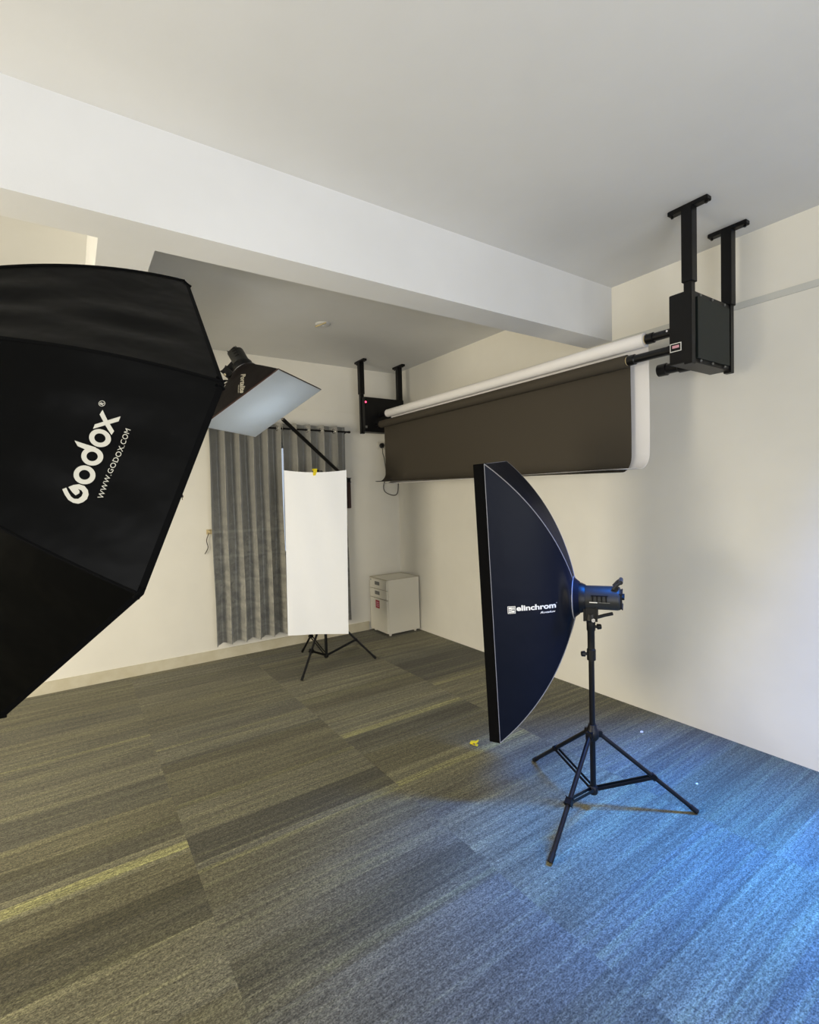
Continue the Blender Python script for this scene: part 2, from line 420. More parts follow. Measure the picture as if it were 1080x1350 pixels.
def tripod_stand(label, c, feet, hub, low, top, colr=.0135, group=None, upper=None, joint=.55):
    """three-legged light stand: hub = height of the leg collar, low = height of the lower collar, top = top of the column"""
    cx, cy = c; t = thing('light_stand', label, 'light stand', (cx, cy, 0), group)
    bm = cyl(B(), (cx, cy, low-.03), (cx, cy, top*.999), colr); mk('column', bm, M['blacktube'], t, True)
    if upper:
        bm = lathe(B(), (cx, cy, upper[0]), (0, 0, 1), [(0, 0), (0, colr*1.5), (.05, colr*1.55), (.055, colr*1.25), (upper[1]-upper[0]-.05, colr*1.25), (upper[1]-upper[0]-.045, colr*1.5), (upper[1]-upper[0], colr*1.5), (upper[1]-upper[0], 0)], 20)
        mk('clamp_collar', bm, M['blackplastic'], t, True)
        for zz, sg in ((upper[0]+.03, -1), (upper[1]-.03, 1)):
            bm = B(); d = Vector((.826, -.563, 0))*sg
            cyl(bm, Vector((cx, cy, zz)) + d*colr, Vector((cx, cy, zz)) + d*(colr+.026), .007); cyl(bm, Vector((cx, cy, zz)) + d*(colr+.018), Vector((cx, cy, zz)) + d*(colr+.034), .014, .012)
            mk('locking_knob', bm, M['blackplastic'], t, True)
    bm = lathe(B(), (cx, cy, hub-.03), (0, 0, 1), [(0, 0), (0, .022), (.012, .030), (.045, .030), (.058, .022), (.075, .019), (.075, 0)], 24)
    mk('leg_collar', bm, M['blackplastic'], t, True)
    bm = lathe(B(), (cx, cy, low-.028), (0, 0, 1), [(0, 0), (0, .017), (.008, .022), (.032, .022), (.04, .017), (.04, 0)], 24)
    mk('lower_collar', bm, M['blackplastic'], t, True)
    for fx, fy in feet:
        f = Vector((fx, fy, 0)); d = (f - Vector((cx, cy, 0))).normalized(); sd = Vector((0, 0, 1)).cross(d)
        a = Vector((cx, cy, hub)) + d*.032; b = f + Vector((0, 0, .012)) - d*.012
        bm = cyl(B(), a, b, .0105, .0105, 14)
        obox(bm, Vector((cx, cy, hub)) + d*.030, d, sd, Vector((0, 0, 1)), .03, .024, .03, .003)
        leg = mk('leg', bm, M['blacktube'], t, True)
        v = (b-a).normalized()
        bm = cyl(B(), b - v*.035, b + v*.003, .0125, .0125, 14); mk('rubber_foot', bm, M['blackplastic'], leg, True)
        j = a.lerp(b, joint); lo = Vector((cx, cy, low)) + d*.02
        bm = B()
        for sg in (-1, 1):
            p, q = lo + sd*sg*.011, j + sd*sg*.011; vv = (q-p).normalized()
            obox(bm, (p+q)/2, vv, sd, vv.cross(sd), (q-p).length, .003, .014)
        obox(bm, j, v, sd, v.cross(sd), .028, .028, .026, .003)
        mk('brace', bm, M['blackmetal'], t)
    return t
OC = (-3.300132, -3.785401, 1.621041)
OANG = (3.563323, -2.753437, -1.087331)
def LIGHTS():
    w = bpy.data.worlds.new('world'); sc.world = w; w.use_nodes = True
    w.node_tree.nodes['Background'].inputs[0].default_value = (.8, .88, 1, 1); w.node_tree.nodes['Background'].inputs[1].default_value = .7
    area('fill_behind_camera', (-3.4, -7.7, 1.2), (-1.8, 0, 1.2), 3.6, 1.8, 100, (.97, .98, 1.0))  # added area light standing in for an assumed, unseen window
    area('ceiling_fill', (-3.0, -6.3, .9), (-2.8, -5.6, 3.0), 1.2, 1.2, 30, (.91, .94, 1.0))  # added uplight out of view, lifts the ceiling brightness
    area('warm_lamp_left', (-6.5, -3.1, 1.2), (-1.8, -.2, .6), 2.2, 1.5, 190, (1., .90, .70))
    o = area('blue_lamp', (-.32, -4.6, 2.8), (-.9, -4.3, 0), .3, 1.5, 85, (.0, .20, 1.), 56)
# ================================================================== the room
T = .15
XL, YF = -6.8, -8.0          # left wall, wall behind the camera
# window behind the curtains
WX0, WX1, WZ0, WZ1 = -1.98, -.92, .95, 2.12
struct(mk('floor', box(B(), XL-T, T, YF-T, T, -.12, 0), M['carpet']))
struct(mk('ceiling', box(B(), XL-T, T, YF-T, T, H, H+.15), M['ceil']))
bm = B()
box(bm, XL, WX0, 0, T, 0, H); box(bm, WX1, 0, 0, T, 0, H); box(bm, WX0, WX1, 0, T, 0, WZ0); box(bm, WX0, WX1, 0, T, WZ1, H)
struct(mk('wall_back', bm, M['wall']))
struct(mk('wall_right', box(B(), 0, T, YF, T, 0, H), M['wall']))
struct(mk('wall_left', box(B(), XL-T, XL, YF, T, 0, H), M['wall']))
struct(mk('wall_front', box(B(), XL-T, T, YF-T, YF, 0, H), M['wall']))
struct(mk('trim_1', box(B(), XL, 0, -2.88, -2.672, SOF, H), M['beam']))            # beam along the room
struct(mk('trim_2', box(B(), -3.144, -2.938, -2.672, 0, SOF, H), M['beam']))       # beam crossing it
struct(mk('trim_3', box(B(), -.007, 0, YF, -2.88, 2.585, 2.622), M['strip']))   # plaster joint on the right wall
struct(mk('trim_4', box(B(), -2.938, -.0, -.006, 0, 2.488, 2.506), M['wall']))    # plaster joint on the back wall
struct(mk('baseboard_back', box(B(), XL, -.46, -.012, 0, 0, .098), M['skirt']))
w = struct(mk('window_1', B(), M['framealu']))
bm = B()
for x0, x1, z0, z1 in ((WX0, WX0+.04, WZ0, WZ1), (WX1-.04, WX1, WZ0, WZ1), (WX0, WX1, WZ0, WZ0+.04), (WX0, WX1, WZ1-.04, WZ1), ((WX0+WX1)/2-.02, (WX0+WX1)/2+.02, WZ0, WZ1)):
    box(bm, x0, x1, .06, .10, z0, z1)
bm.to_mesh(w.data); bm.free()
mk('window_pane', box(B(), WX0+.04, WX1-.04, .078, .082, WZ0+.04, WZ1-.04), M['glass'], w)

# ================================================================== curtains on their rod
def curtain(label, x0, x1, per, zb, zt, amp, ph, edge_left=False, n=220, flare=0.):
    def f(u, v):
        x = x0 + (x1-x0)*u; z = zb + (zt-zb)*v
        q = (x-x0)/per*2*pi + ph
        a = amp*(1 + .35*(1-v))
        y = -.112 - a*.86*(sin(q + .35*sin(q)) + .10*sin(3*q + .5*(1-v))) + .006*sin(7*u+5*v)
        xx = x + .016*cos(q)*1.0 + flare*(1-v)**2*(u if flare > 0 else (1-u)) + .004*sin(9*v+30*u)
        zz = z + .008*sin(q+1)*(1-v)
        return (xx, y, zz)
    t = thing('curtain', label, 'curtain', ((x0+x1)/2, -.105, zb), 'curtains on the window rod')
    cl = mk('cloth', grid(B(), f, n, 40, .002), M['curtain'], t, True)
    vt = (2.262-zb)/(zt-zb)
    for k in range(40):
        uu = ((k*pi - ph)/(2*pi)*per)/(x1-x0)
        if uu < .03 or uu > .97: continue
        p = Vector(f(uu, vt)); tg = (Vector(f(uu+.01, vt)) - Vector(f(uu-.01, vt))); tg.z = 0; tg.normalize()
        if tg.x < 0: tg = -tg
        bm = B(); tube(bm, [p + tg*(.025*cos(i*pi/8)) + Vector((0, 0, .025*sin(i*pi/8))) for i in range(16)], .0055, 6, True)
        mk('grommet', bm, M['chrome'], t, True)
    return t
curtain('long grey satin curtain, the wider panel left of the white cloth panel', -2.195, -1.505, .138, .165, 2.305, .064, 1.3)
curtain('grey satin curtain hanging behind the white cloth panel', -1.492, -.765, .152, .165, 2.315, .054, 1.0, flare=.03)
t = thing('curtain_rod', 'dark thin curtain rod with chrome rings above the window', 'curtain rod', (-1.46, -.105, 2.262))
mk('rod', cyl(B(), (-2.215, -.105, 2.262), (-.715, -.105, 2.262), .009), M['blackmetal'], t, True)
for x in (-2.215, -.715):
    bm = lathe(B(), (x, -.105, 2.262), (1 if x > -1 else -1, 0, 0), [(0, 0), (0, .011), (.02, .014), (.03, .008), (.032, 0)], 14); mk('finial', bm, M['blackmetal'], t, True)
for x in (-2.195, -.745):
    bm = B(); tube(bm, [(x, -.105, 2.255), (x, -.06, 2.235), (x, -.002, 2.215)], .006, 8); box(bm, x-.012, x+.012, -.006, 0, 2.19, 2.24); mk('wall_bracket', bm, M['blackmetal'], t)
# tie-back hook with a dangling cord
t = thing('tieback_hook', 'small brown tie-back hook with loose cord at the left curtain edge', 'hook', (-2.195, 0, 1.24))
bm = B(); tube(bm, smooth_path([(-2.195, -.0, 1.265), (-2.195, -.03, 1.262), (-2.19, -.045, 1.245), (-2.185, -.035, 1.23)]), .005, 8); box(bm, -2.21, -2.16, -.006, 0, 1.225, 1.272); mk('hook', bm, M['cardboard'], t)
bm = B(); tube(bm, smooth_path([(-2.192, -.03, 1.24), (-2.215, -.02, 1.17), (-2.205, -.02, 1.10), (-2.235, -.02, 1.04)]), .004, 6); mk('cord', bm, M['darkcable'], t)

# ================================================================== filing cabinet in the corner
t = thing('filing_cabinet', 'white steel pedestal cabinet with red sticker standing in the corner', 'cabinet', (-.235, -.22, 0))
X0, X1, Y0, Y1 = -.455, -.022, -.408, -.035
mk('body', box(B(), X0+.018, X1, Y0, Y1, .022, .622, .004), M['cabinet'], t)
bm = B()
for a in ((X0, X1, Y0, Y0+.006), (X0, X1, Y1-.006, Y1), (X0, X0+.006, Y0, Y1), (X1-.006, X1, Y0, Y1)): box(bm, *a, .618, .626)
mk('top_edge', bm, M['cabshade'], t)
for z0, z1, big in ((.505, .612, 0), (.400, .500, 0), (.030, .394, 1)):
    d = mk('drawer', box(B(), X0, X0+.02, Y0+.006, Y1-.004, z0, z1, .003), M['cabinet'], t)
    if not big:
        zc = (z0+z1)/2+.008; yc = (Y0+Y1)/2+.02
        mk('recessed_handle', box(B(), X0-.003, X0+.002, yc-.05, yc+.05, zc-.02, zc+.02, .002), M['handle'], d)
    else:
        yc = (Y0+Y1)/2+.02
        mk('sticker', box(B(), X0-.0015, X0+.001, yc-.045, yc+.04, .285, .375), M['red'], d)
        bm = B()
        for zz in (.345, .325, .305): box(bm, X0-.0022, X0, yc-.03, yc+.025, zz, zz+.008)
        mk('sticker_print', bm, M['pinkmark'], d)
bm = cyl(B(), (X0-.002, Y1-.03, .595), (X0+.004, Y1-.03, .595), .008); mk('lock', bm, M['handle'], t, True)
for x, y in ((X0+.05, Y0+.03), (X1-.05, Y0+.03), (X0+.05, Y1-.03), (X1-.05, Y1-.03)):
    mk('foot', cyl(B(), (x, y, 0), (x, y, .024), .014, .018), M['cabinet'], t, True)

# ================================================================== motorised backdrop system
ROLLS = {'white': (-.491, 2.412, -3.42, -.590), 'grey': (-.530, 2.305, -3.33, -.515), 'bare': (-.30, 2.262, -3.36, -.58)}
def motor_bracket(label, ya, side, x0, z0, z1):
    """ya = line of the two posts; side = +1 when the motor box lies towards +y from it"""
    x1 = -.165; t = thing('backdrop_bracket', label, 'bracket', ((x0+x1)/2, ya, H), 'ceiling brackets of the backdrop rollers')
    y0, y1 = sorted((ya-.025*side, ya+.100*side))
    b = mk('motor_box', box(B(), x0+.008, x1-.008, y0+.012, y1-.0, z0, z1, .003), M['blackmetal'], t)
    ys = y0 if side > 0 else y1
    mk('cover_plate', box(B(), x0+.055, x1-.05, min(ys, ys+.010*side)+.004*0, max(ys, ys+.012*side)+.002, z0+.02, z1-.03), M['boxpanel'], b)
    for x in (x0+.10, (x0+x1)/2, x1-.09):
        for z in (z0+.012, z1-.015): mk('screw', cyl(B(), (x, ys+.010*side, z), (x, ys+.004*side, z), .006, n=10), M['handle'], b)
    for x in (x0+.02, x1-.005):
        bm = B(); box(bm, x-.027, x+.027, ya-.027, ya+.027, z1+.04*(x < -.4), H-.02, .002); p = mk('post', bm, M['blackmetal'], t)
        bm = B(); box(bm, x-.020, x+.020, ya-.020, ya+.020, z0-.012, z1+.06, .002); mk('inner_post', bm, M['blackmetal'], p)
        bm = B(); box(bm, x-.022, x+.022, ya-.10, ya+.10, H-.024, H-.001, .003); c = mk('ceiling_plate', bm, M['blackmetal'], t)
        for s_ in (-1, 1): mk('bolt', cyl(B(), (x, ya+.085*s_, H-.034), (x, ya+.085*s_, H-.02), .007, n=8), M['blackmetal'], c)
    yi = y1 if side > 0 else y0
    for k, (x, z, ra, rb) in ROLLS.items():
        e = ra if side > 0 else rb
        d = 1 if side > 0 else -1; L = abs(e-yi)+.05; r = .031
        bm = lathe(B(), (x, yi-.004*d, z), (0, d, 0), [(0, 0), (0, .016), (.02, .016), (.02, .026), (.05, .026), (.055, .024), (L-.10, .024), (L-.095, .030), (L-.055, .030), (L-.05, .026), (L, .026), (L, 0)] if L > .16 else [(0, 0), (0, .022), (L*.5, .022), (L*.55, .029), (L, .026), (L, 0)], 24)
        if k == 'bare': bm.free(); bm = lathe(B(), (x, yi-.004*d, z), (0, d, 0), [(0, 0), (0, .034), (.06, .038), (.11, .038), (.115, .030), (.18, .030), (.185, .037), (.235, .036), (.24, 0)], 28)
        s = mk('expansion_spindle', bm, M['blacktube'], t, True)
        if side > 0 and k == 'grey':
            bm = cyl(B(), (x, yi+.004, z), (x, yi+.042, z), .020); mk('chain_wheel', bm, M['chrome'], s, True)
        if side > 0 and k == 'white':
            bm = cyl(B(), (x-.022, yi+.06, z+.004), (x-.034, yi+.06, z+.004), .006); mk('screw', bm, M['chrome'], s, True)
    return t, y0, y1
br, y0, y1 = motor_bracket('near black metal bracket with motor box and warning label, right of the beam', -3.722, 1, -.62, 2.202, 2.566)
# warning label on the side facing the room
bm = B(); box(bm, -.6145, -.612, -3.686, -3.627, 2.268, 2.312); lb = mk('warning_label', bm, M['whiteprint'], br)
bm = B(); box(bm, -.6152, -.613, -3.682, -3.631, 2.272, 2.308); mk('label_field', bm, M['blackmetal'], lb)
bm = B(); box(bm, -.6159, -.614, -3.675, -3.640, 2.286, 2.300); mk('label_print', bm, M['pinkmark'], lb)
bl, y0, y1 = motor_bracket('far black metal bracket with a glowing red indicator light', -.330, -1, -.675, 2.232, 2.600)
bm = lathe(B(), (-.655, y0+.012, 2.545), (0, -1, 0), [(0, 0), (0, .009), (.006, .008), (.009, .004), (.010, 0)], 16); mk('indicator_light', bm, M['led'], bl, True)
bm = B(); box(bm, -.665, -.645, y0+.006, y0+.013, 2.272, 2.296); mk('logo_plate', bm, M['handle'], bl)

def backdrop(name, label, key, r, drop, m, xs, curl, zb_near, zb_far, core):
    x, z, ya, yb = ROLLS[key]
    t = thing(name, label, 'backdrop', (x, (ya+yb)/2, z), 'paper backdrops on the roller brackets')
    def spiral(bm):
        return lathe(bm, (x, ya, z), (0, 1, 0), [(0, .024), (0, r), (yb-ya, r), (yb-ya, .024)], 40)
    mk('roll', spiral(B()), m, t, True)
    bm = lathe(B(), (x, ya-.012, z), (0, 1, 0), [(0, .022), (0, .0265), (yb-ya+.024, .0265), (yb-ya+.024, .022), (0, .022)], 32); mk('cardboard_core', bm, M['cardboard'], t, True)
    def f(u, v):
        y = (ya+.004)*(1-u) + (yb-.004)*u; zb = zb_near*(1-u)+zb_far*u
        R = curl; L1 = (z-zb-R); s = v*(L1+R*1.9)
        if s < .03*1.0 and False: pass
        if s <= L1: return (xs + .006*sin(s*5)*(s/L1), y, z - s)
        q = (s-L1)/R
        return (xs - R*(1-cos(q)) + .006*sin(L1*5), y, z - L1 - R*sin(q)*1.0)
    mk('hanging_sheet', grid(B(), f, 60, 50, .0016), m, t, True)
    return t
backdrop('paper_backdrop', 'dark taupe paper backdrop, part unrolled in front of the white one', 'grey', .037, 0, M['greypaper'], -.496, .10, 1.652, 1.700, M['cardboard'])
backdrop('paper_backdrop', 'white paper backdrop hanging behind the taupe one', 'white', .040, 0, M['whitepaper'], -.453, .10, 1.668, 1.672, M['cardboard'])

# socket, plug and its cable on the back wall
t = thing('wall_socket', 'small white wall socket left of the taupe backdrop', 'socket', (-.232, 0, 2.135))
mk('plate', box(B(), -.285, -.190, -.010, 0, 2.09, 2.18, .003), M['cabinet'], t)
t = thing('power_cord', 'thin grey power cord with black plug looping under the far bracket', 'cable', (-.232, -.012, 2.135))
bm = lathe(B(), (-.228, -.010, 2.138), (0, -1, 0), [(0, 0), (0, .030), (.02, .030), (.032, .022), (.034, 0)], 20); mk('plug', bm, M['blackplastic'], t, True)
bm = B(); tube(bm, smooth_path([(-.231, -.035, 2.125), (-.225, -.03, 2.05), (-.194, -.012, 1.975), (-.178, -.012, 1.805), (-.214, -.012, 1.671), (-.206, -.012, 1.609), (-.155, -.012, 1.572), (-.07, -.012, 1.552), (-.026, -.014, 1.578), (-.012, -.016, 1.669), (-.010, -.016, 1.80), (-.012, -.016, 2.1), (-.04, -.03, 2.35), (-.16, -.2, 2.40), (-.19, -.34, 2.40)]), .0055, 8)
mk('cord', bm, M['cable'], t, True)
# plaster scar / old fixing on the far ceiling
t = thing('ceiling_rose', 'small white round fixing on the ceiling beyond the beam', 'fixing', (-1.47, -1.17, H))
bm = lathe(B(), (-1.47, -1.17, H), (0, 0, -1), [(0, .062), (.006, .060), (.013, .045), (.014, .018), (.006, .014), (.006, 0)], 28); mk('plate', bm, M['ceil'], t, True)
bm = B(); tube(bm, smooth_path([(-1.50, -1.13, H-.006), (-1.53, -1.16, H-.028), (-1.52, -1.21, H-.03), (-1.47, -1.235, H-.008)]), .006, 8); mk('hook', bm, M['cardboard'], t, True)

# ================================================================== strip softbox on its stand
STC = (-1.233, -3.564)
tripod_stand('black tripod stand carrying the tall strip softbox', STC, [(-.868, -3.883), (-1.702, -3.686), (-1.132, -3.09)], .375, .105, .935, upper=(.735, .925), joint=.56)
a, s, u = fr(2.123, -.016, -.078)
if s.dot(Vector((-3.28, -5.05, 1.55)) - Vector((-1.255, -3.487, 1.029))) < 0: s = -s
if u.z < 0: u = -u
cr = Vector((-1.255, -3.487, 1.029)); D = .351; w2, h2 = .229, .6825
sh = Shell(cr + a*D, a, s, u, [(w2, h2), (w2, -h2), (-w2, -h2), (-w2, h2)], D, .056, .1)
t = thing('strip_softbox', 'tall narrow black strip softbox with pale piping, facing left', 'softbox', cr)
ps = panels(sh, t, M['rotacloth'], wrinkle=None)
mk('velcro_lip', lip_bm(sh, .052, -.002), M['lip'], t)
mk('front_diffuser', diffuser_bm(sh, .004, .01, .0), M['diffuser'], t)
bm = B()
for k in range(4):
    tube(bm, [Vector(sh.pt(k, i/30, 0)) + (Vector(sh.pt(k, i/30, 0)) - (cr+a*D*.4)).normalized()*.001 for i in range(31)], .0027, 6)
tube(bm, [Vector(sh.pt(k, 0, j/10)) for k in range(4) for j in range(10)], .0027, 6, True)
mk('piping', bm, M['piping'], t, True)
bm = B()
grid(bm, lambda q, v: tuple(cr + a*(.005-.03*v) + s*(.1*cos(2*pi*q)*(1-.25*v)) + u*(.1*sin(2*pi*q)*(1-.25*v))), 40, 3, .003)
rg = mk('ring_sleeve', bm, M['rotacloth'], t, True)
bm = B(); tube(bm, ring_pts(cr, s, u, .103), .0032, 6, True); mk('ring_piping', bm, M['piping'], rg, True)
# the printed logo on the near side panel
tab = sh.table(0)
def onrot(X, Y): return sh.flat(0, -Y, X, tab, .0022)     # X runs along the reading direction, Y upwards
bm = B(); join(bm, fit_bm(text_bm('elinchrom', 1, .035), .1125, .3040, -.0235, .0035))
q = fit_bm(text_bm('®', 1, .0), .3055, .3105, -.002, .003); join(bm, q)
sx, sy = .0712, -.0345
for x0, y0, x1, y1 in [(0, 0, 1, .07), (0, .93, 1, 1), (0, 0, .07, 1), (.93, 0, 1, 1), (.13, .13, .44, .28), (.13, .36, .44, .50), (.13, .58, .44, .87), (.52, .13, .87, .40), (.52, .48, .66, .87), (.73, .48, .87, .87), (.44, .13, .50, .87)]:
    poly(bm, [(sx+.037*x0, sy+.036*y0), (sx+.037*x1, sy+.036*y0), (sx+.037*x1, sy+.036*y1), (sx+.037*x0, sy+.036*y1)])
join(bm, fit_bm(text_bm('Rotalux', 1, .02, .35), .2250, .3020, -.0435, -.0340))
mk('printed_lettering', place(bm, onrot), M['whiteprint'], ps[0])

fl, sd_, up_ = strobe('dark grey flash head clamped behind the strip softbox', cr - a*.004, a, u, L=.205, r=.064, mount=.11)
bm = B()   # brand line on the side
for X0_, X1_ in ((.075, .105), (.112, .165)): pass
L0 = cr - a*.075 - sd_*0
sgn = 1 if sd_.dot(Vector((-3.28, -5.05, 1.5))-cr) > 0 else -1
obox(bm, cr - a*.092 + sd_*sgn*.0613 - u*.004, a, u, sd_, .036, .004, .0012)
mk('printed_line', bm, M['whiteprint'], fl)
bm = B(); obox(bm, cr - a*.140 + sd_*sgn*.0613 - u*.004, a, u, sd_, .05, .0025, .001); mk('model_line', bm, M['handle'], fl)
# tilt bracket
mp = Vector((STC[0], STC[1], .93))
bm = B(); obox(bm, Vector((STC[0], STC[1], .965)) , a, s, Vector((0, 0, 1)), .052, .045, .06, .006)
lathe(bm, mp, (0, 0, 1), [(-.045, 0), (-.045, .019), (-.01, .021), (.0, .03), (.03, .028), (.03, 0)], 20)
tb = mk('tilt_bracket', bm, M['blackplastic'], fl, True)
R_ = Vector((.826, -.563, 0))
bm = B(); p0 = mp + Vector((0, 0, .008)) + R_*.02; tube(bm, [p0, p0 + R_*.05 + Vector((0, 0, .012)), p0 + R_*.085 + Vector((0, 0, .018))], .008, 10); mk('lever', bm, M['blackplastic'], tb, True)
bm = cyl(B(), mp + Vector((0, 0, .004)) - Vector((.562, .827, 0))*.02, mp + Vector((0, 0, .004)) - Vector((.562, .827, 0))*.034, .009); mk('screw', bm, M['chrome'], tb, True)

# ================================================================== octagonal softbox, near left
oc = Vector(OC); oa, os_, ou = fr(*OANG)
so = Shell(oc, oa, os_, ou, [(.475*cos(k*pi/4), .475*sin(k*pi/4)) for k in range(8)], .4, .045, .075)
t = thing('octagonal_softbox', 'large black octagonal softbox with cream lettering, at the left edge', 'softbox', oc - oa*.4)
def owr(k, u, v):
    # satin pulled tight between the rods, slack near the rim
    e = 4*v*(1-v); m_ = (oc - oa*.12)
    d = (Vector(so.pt(k, u, v)) - m_).normalized()
    rim = max(0, 1-u*2.2)
    return d*(-.012*e*(1-u)*min(1, u*5) + .0035*sin(v*17+k)*sin(u*9+2*k)*e*min(1, u*6) + .003*sin(25*v+5*u+k*2)*rim*e*min(1, u*8))
po = panels(so, t, M['octacloth'], n=40, m=24, wrinkle=owr)
mk('velcro_lip', lip_bm(so, .012, .0), M['lip'], t)
mk('front_diffuser', diffuser_bm(so, .02, .02, -.004), M['diffuser'], t)
bm = B()
for k in range(8): tube(bm, [Vector(so.pt(k, i/36, 0)) for i in range(37)], .0028, 6)
mk('seam_piping', bm, M['lip'], t, True)
for k in range(8):
    p = Vector(so.pt(k, 0, 0)); d = (p-oc).normalized(); tg = oa.cross(d)
    mk('corner_tab', obox(B(), p - d*.008 + oa*.005, d, tg, oa, .010, .014, .010, .003), M['lip'], t)
bm = grid(B(), lambda q, v: tuple(oc - oa*(.395+.03*v) + os_*(.075*cos(2*pi*q)) + ou*(.075*sin(2*pi*q))), 40, 2, .004)
mk('speed_ring', bm, M['blackmetal'], t, True)
tabo = so.table(1)
def onoct(X, Y):
    y = Y; x = -X
    tt = y/tabo[-1]; p = Vector(so.flat(1, x, y, tabo, 0))
    # follow the pulled-in cloth, 2.5 mm proud of it
    i = 0
    while tabo[i+1] < y: i += 1
    un = (i+(y-tabo[i])/(tabo[i+1]-tabo[i]))/(len(tabo)-1)
    A_, B_ = so.pt(1, un, 0), so.pt(1, un, 1); v = .5 + x/vlen(A_, B_)
    d = (Vector(so.pt(1, un, v)) - (oc - oa*.12)).normalized()
    return p + owr(1, un, v) + d*.0028
bm = B()
def ring_(cx, cy=.1200): arcband(bm, cx, cy, .0073, .0141, 0, 360, 48)
ring_(-.0377); ring_(-.0077); ring_(.0231)
# G, the stroke of the d, and the x
poly(bm, [(-.0638, .1345), (-.0691, .1297), (-.0743, .1241), (-.076, .1193), (-.0744, .1148), (-.0695, .1125), (-.064, .1127), (-.061, .1159), (-.0605, .1206), (-.0627, .1177), (-.0659, .1165), (-.0706, .1198), (-.0681, .1246), (-.062, .1326), (-.0567, .1278), (-.0534, .1218), (-.0535, .1145), (-.0577, .1088), (-.0639, .1054), (-.0708, .1051), (-.077, .1078), (-.0812, .1123), (-.0822, .1184), (-.0801, .1254), (-.0743, .1323), (-.0677, .1381)])
poly(bm, [(.0066, .149), (.0068, .1328), (.0072, .1203), (.0030, .1198), (-.001, .1326), (.0001, .1425)])
poly(bm, [(.0653, .1328), (.0575, .1333), (.0337, .1076), (.0408, .1063)])
poly(bm, [(.0658, .1073), (.0577, .1064), (.0333, .1328), (.0408, .133)])
arcband(bm, .0735, .1378, .0036, .0043, 0, 360, 24)
join(bm, fit_bm(text_bm('R', 1, .02), .0715, .0757, .1352, .1403))
join(bm, fit_bm(text_bm('WWW.GODOX.COM', 1, .0, spacing=1.08), -.0640, .0512, .0872, .0942))
mk('printed_lettering', place(bm, onoct), M['creamprint'], po[1])
ofl, osd, oup = strobe('flash head behind the octagonal softbox, out at the left', oc - oa*.405, oa, Vector((0, 0, 1)), L=.22, mount=.11)
mpt = oc - oa*.515 - oup*.05
bm = B(); obox(bm, mpt - Vector((0, 0, .03)), oa, osd, Vector((0, 0, 1)), .05, .045, .07, .006); mk('tilt_bracket', bm, M['blackplastic'], ofl)
mx, my = mpt.x, mpt.y
tripod_stand('black tripod stand under the octagonal softbox', (mx, my), [(mx+.46*cos(q), my+.46*sin(q)) for q in (rad(200), rad(320), rad(80))], .42, .12, mpt.z-.06, upper=(1.05, 1.2))

# ================================================================== square softbox on the wall boom
pc = Vector((-2.097, -1.510, 2.212)); pa, p_s, p_u = fr(-.834, -1.054, 1.574)
PD = .315
sp = Shell(pc, pa, p_s, p_u, [(.33, .33), (.33, -.33), (-.33, -.33), (-.33, .33)], PD, .003, .08)
t = thing('square_softbox', 'square softbox with pale front, hanging from the wall boom', 'softbox', pc - pa*PD)
pp_ = panels(sp, t, M['portcloth'])
bm = B(); tube(bm, [Vector(sp.pt(k, 0, j/10)) for k in range(4) for j in range(10)], .005, 6, True); mk('rim_binding', bm, M['browntrim'], t, True)
bm = grid(B(), lambda q, v: tuple(pc + pa*(.006+.014*sin(pi*q)*sin(pi*v)) + p_s*(.66*(q-.5))*(1-.03*sin(pi*v)*0) + p_u*(.66*(v-.5))), 16, 16, .003)
mk('front_diffuser', bm, M['litdiffuser'], t, True)
ml = bpy.data.lights.new('diffuser_fill', 'POINT'); ml.energy = 5.5; ml.color = (.86, .93, 1.); ml.shadow_soft_size = .05  # point light added inside the box to brighten the diffuser
mo = bpy.data.objects.new('diffuser_fill', ml); col.objects.link(mo); mo.location = pc - pa*.28
rc = pc - pa*PD
bm = B(); tube(bm, ring_pts(rc + pa*.004, p_s, p_u, .083), .0035, 6, True); mk('ring_piping', bm, M['piping'], t, True)
tabp = sp.table(3)
def onport(X, Y):   # skewed print as it sits on the cloth
    return sp.flat(3, .0190 - .03*X + .69*Y, .285 - X - .73*Y, tabp, .0025)
bm = B(); join(bm, fit_bm(text_bm('Portalite', 1, .03), -.004, .238, -.006, .058)); join(bm, fit_bm(text_bm('elinchrom', 1, .02), .135, .236, -.030, -.016))
mk('printed_lettering', place(bm, onport), M['creamprint'], pp_[3])
pfl, psd, pup = strobe('black flash head on top of the square softbox', rc - pa*.002, pa, Vector((.826, -.563, .3)), L=.15, r=.066, mount=.08, handle=False)
# tilt bracket reaching to the boom tip
tip = Vector((-2.300, -1.335, 2.462)); bc = rc - pa*.075
bm = B(); v_ = (tip-bc).normalized(); pr = v_.cross(pa).normalized()
obox(bm, bc.lerp(tip, .55), v_, pr, v_.cross(pr), (tip-bc).length*.9, .035, .05, .008)
obox(bm, tip, v_, pr, v_.cross(pr), .045, .055, .055, .008)
tb = mk('tilt_bracket', bm, M['blackplastic'], pfl)
bm = B(); tube(bm, [tip, tip + Vector((.004, 0, -.055))], .008, 8); tube(bm, [tip + Vector((-.02, .014, -.052)), tip + Vector((.028, -.014, -.058))], .007, 8); mk('lever', bm, M['blackplastic'], tb, True)
cb = [(-2.262, -1.375, 2.500), (-2.290, -1.394, 2.434), (-2.305, -1.385, 2.397), (-2.346, -1.358, 2.366), (-2.392, -1.328, 2.341), (-2.483, -1.209, 2.262), (-2.577, -1.038, 1.948), (-2.596, -.974, 1.715), (-2.586, -.982, 1.669), (-2.591, -.982, 1.612)]
bm = B(); tube(bm, smooth_path(cb), .0045, 8); cd = mk('power_cable', bm, M['darkcable'], pfl, True)
pe = Vector(cb[-1]); R3 = Vector((.826, -.563, 0)); bm = B()
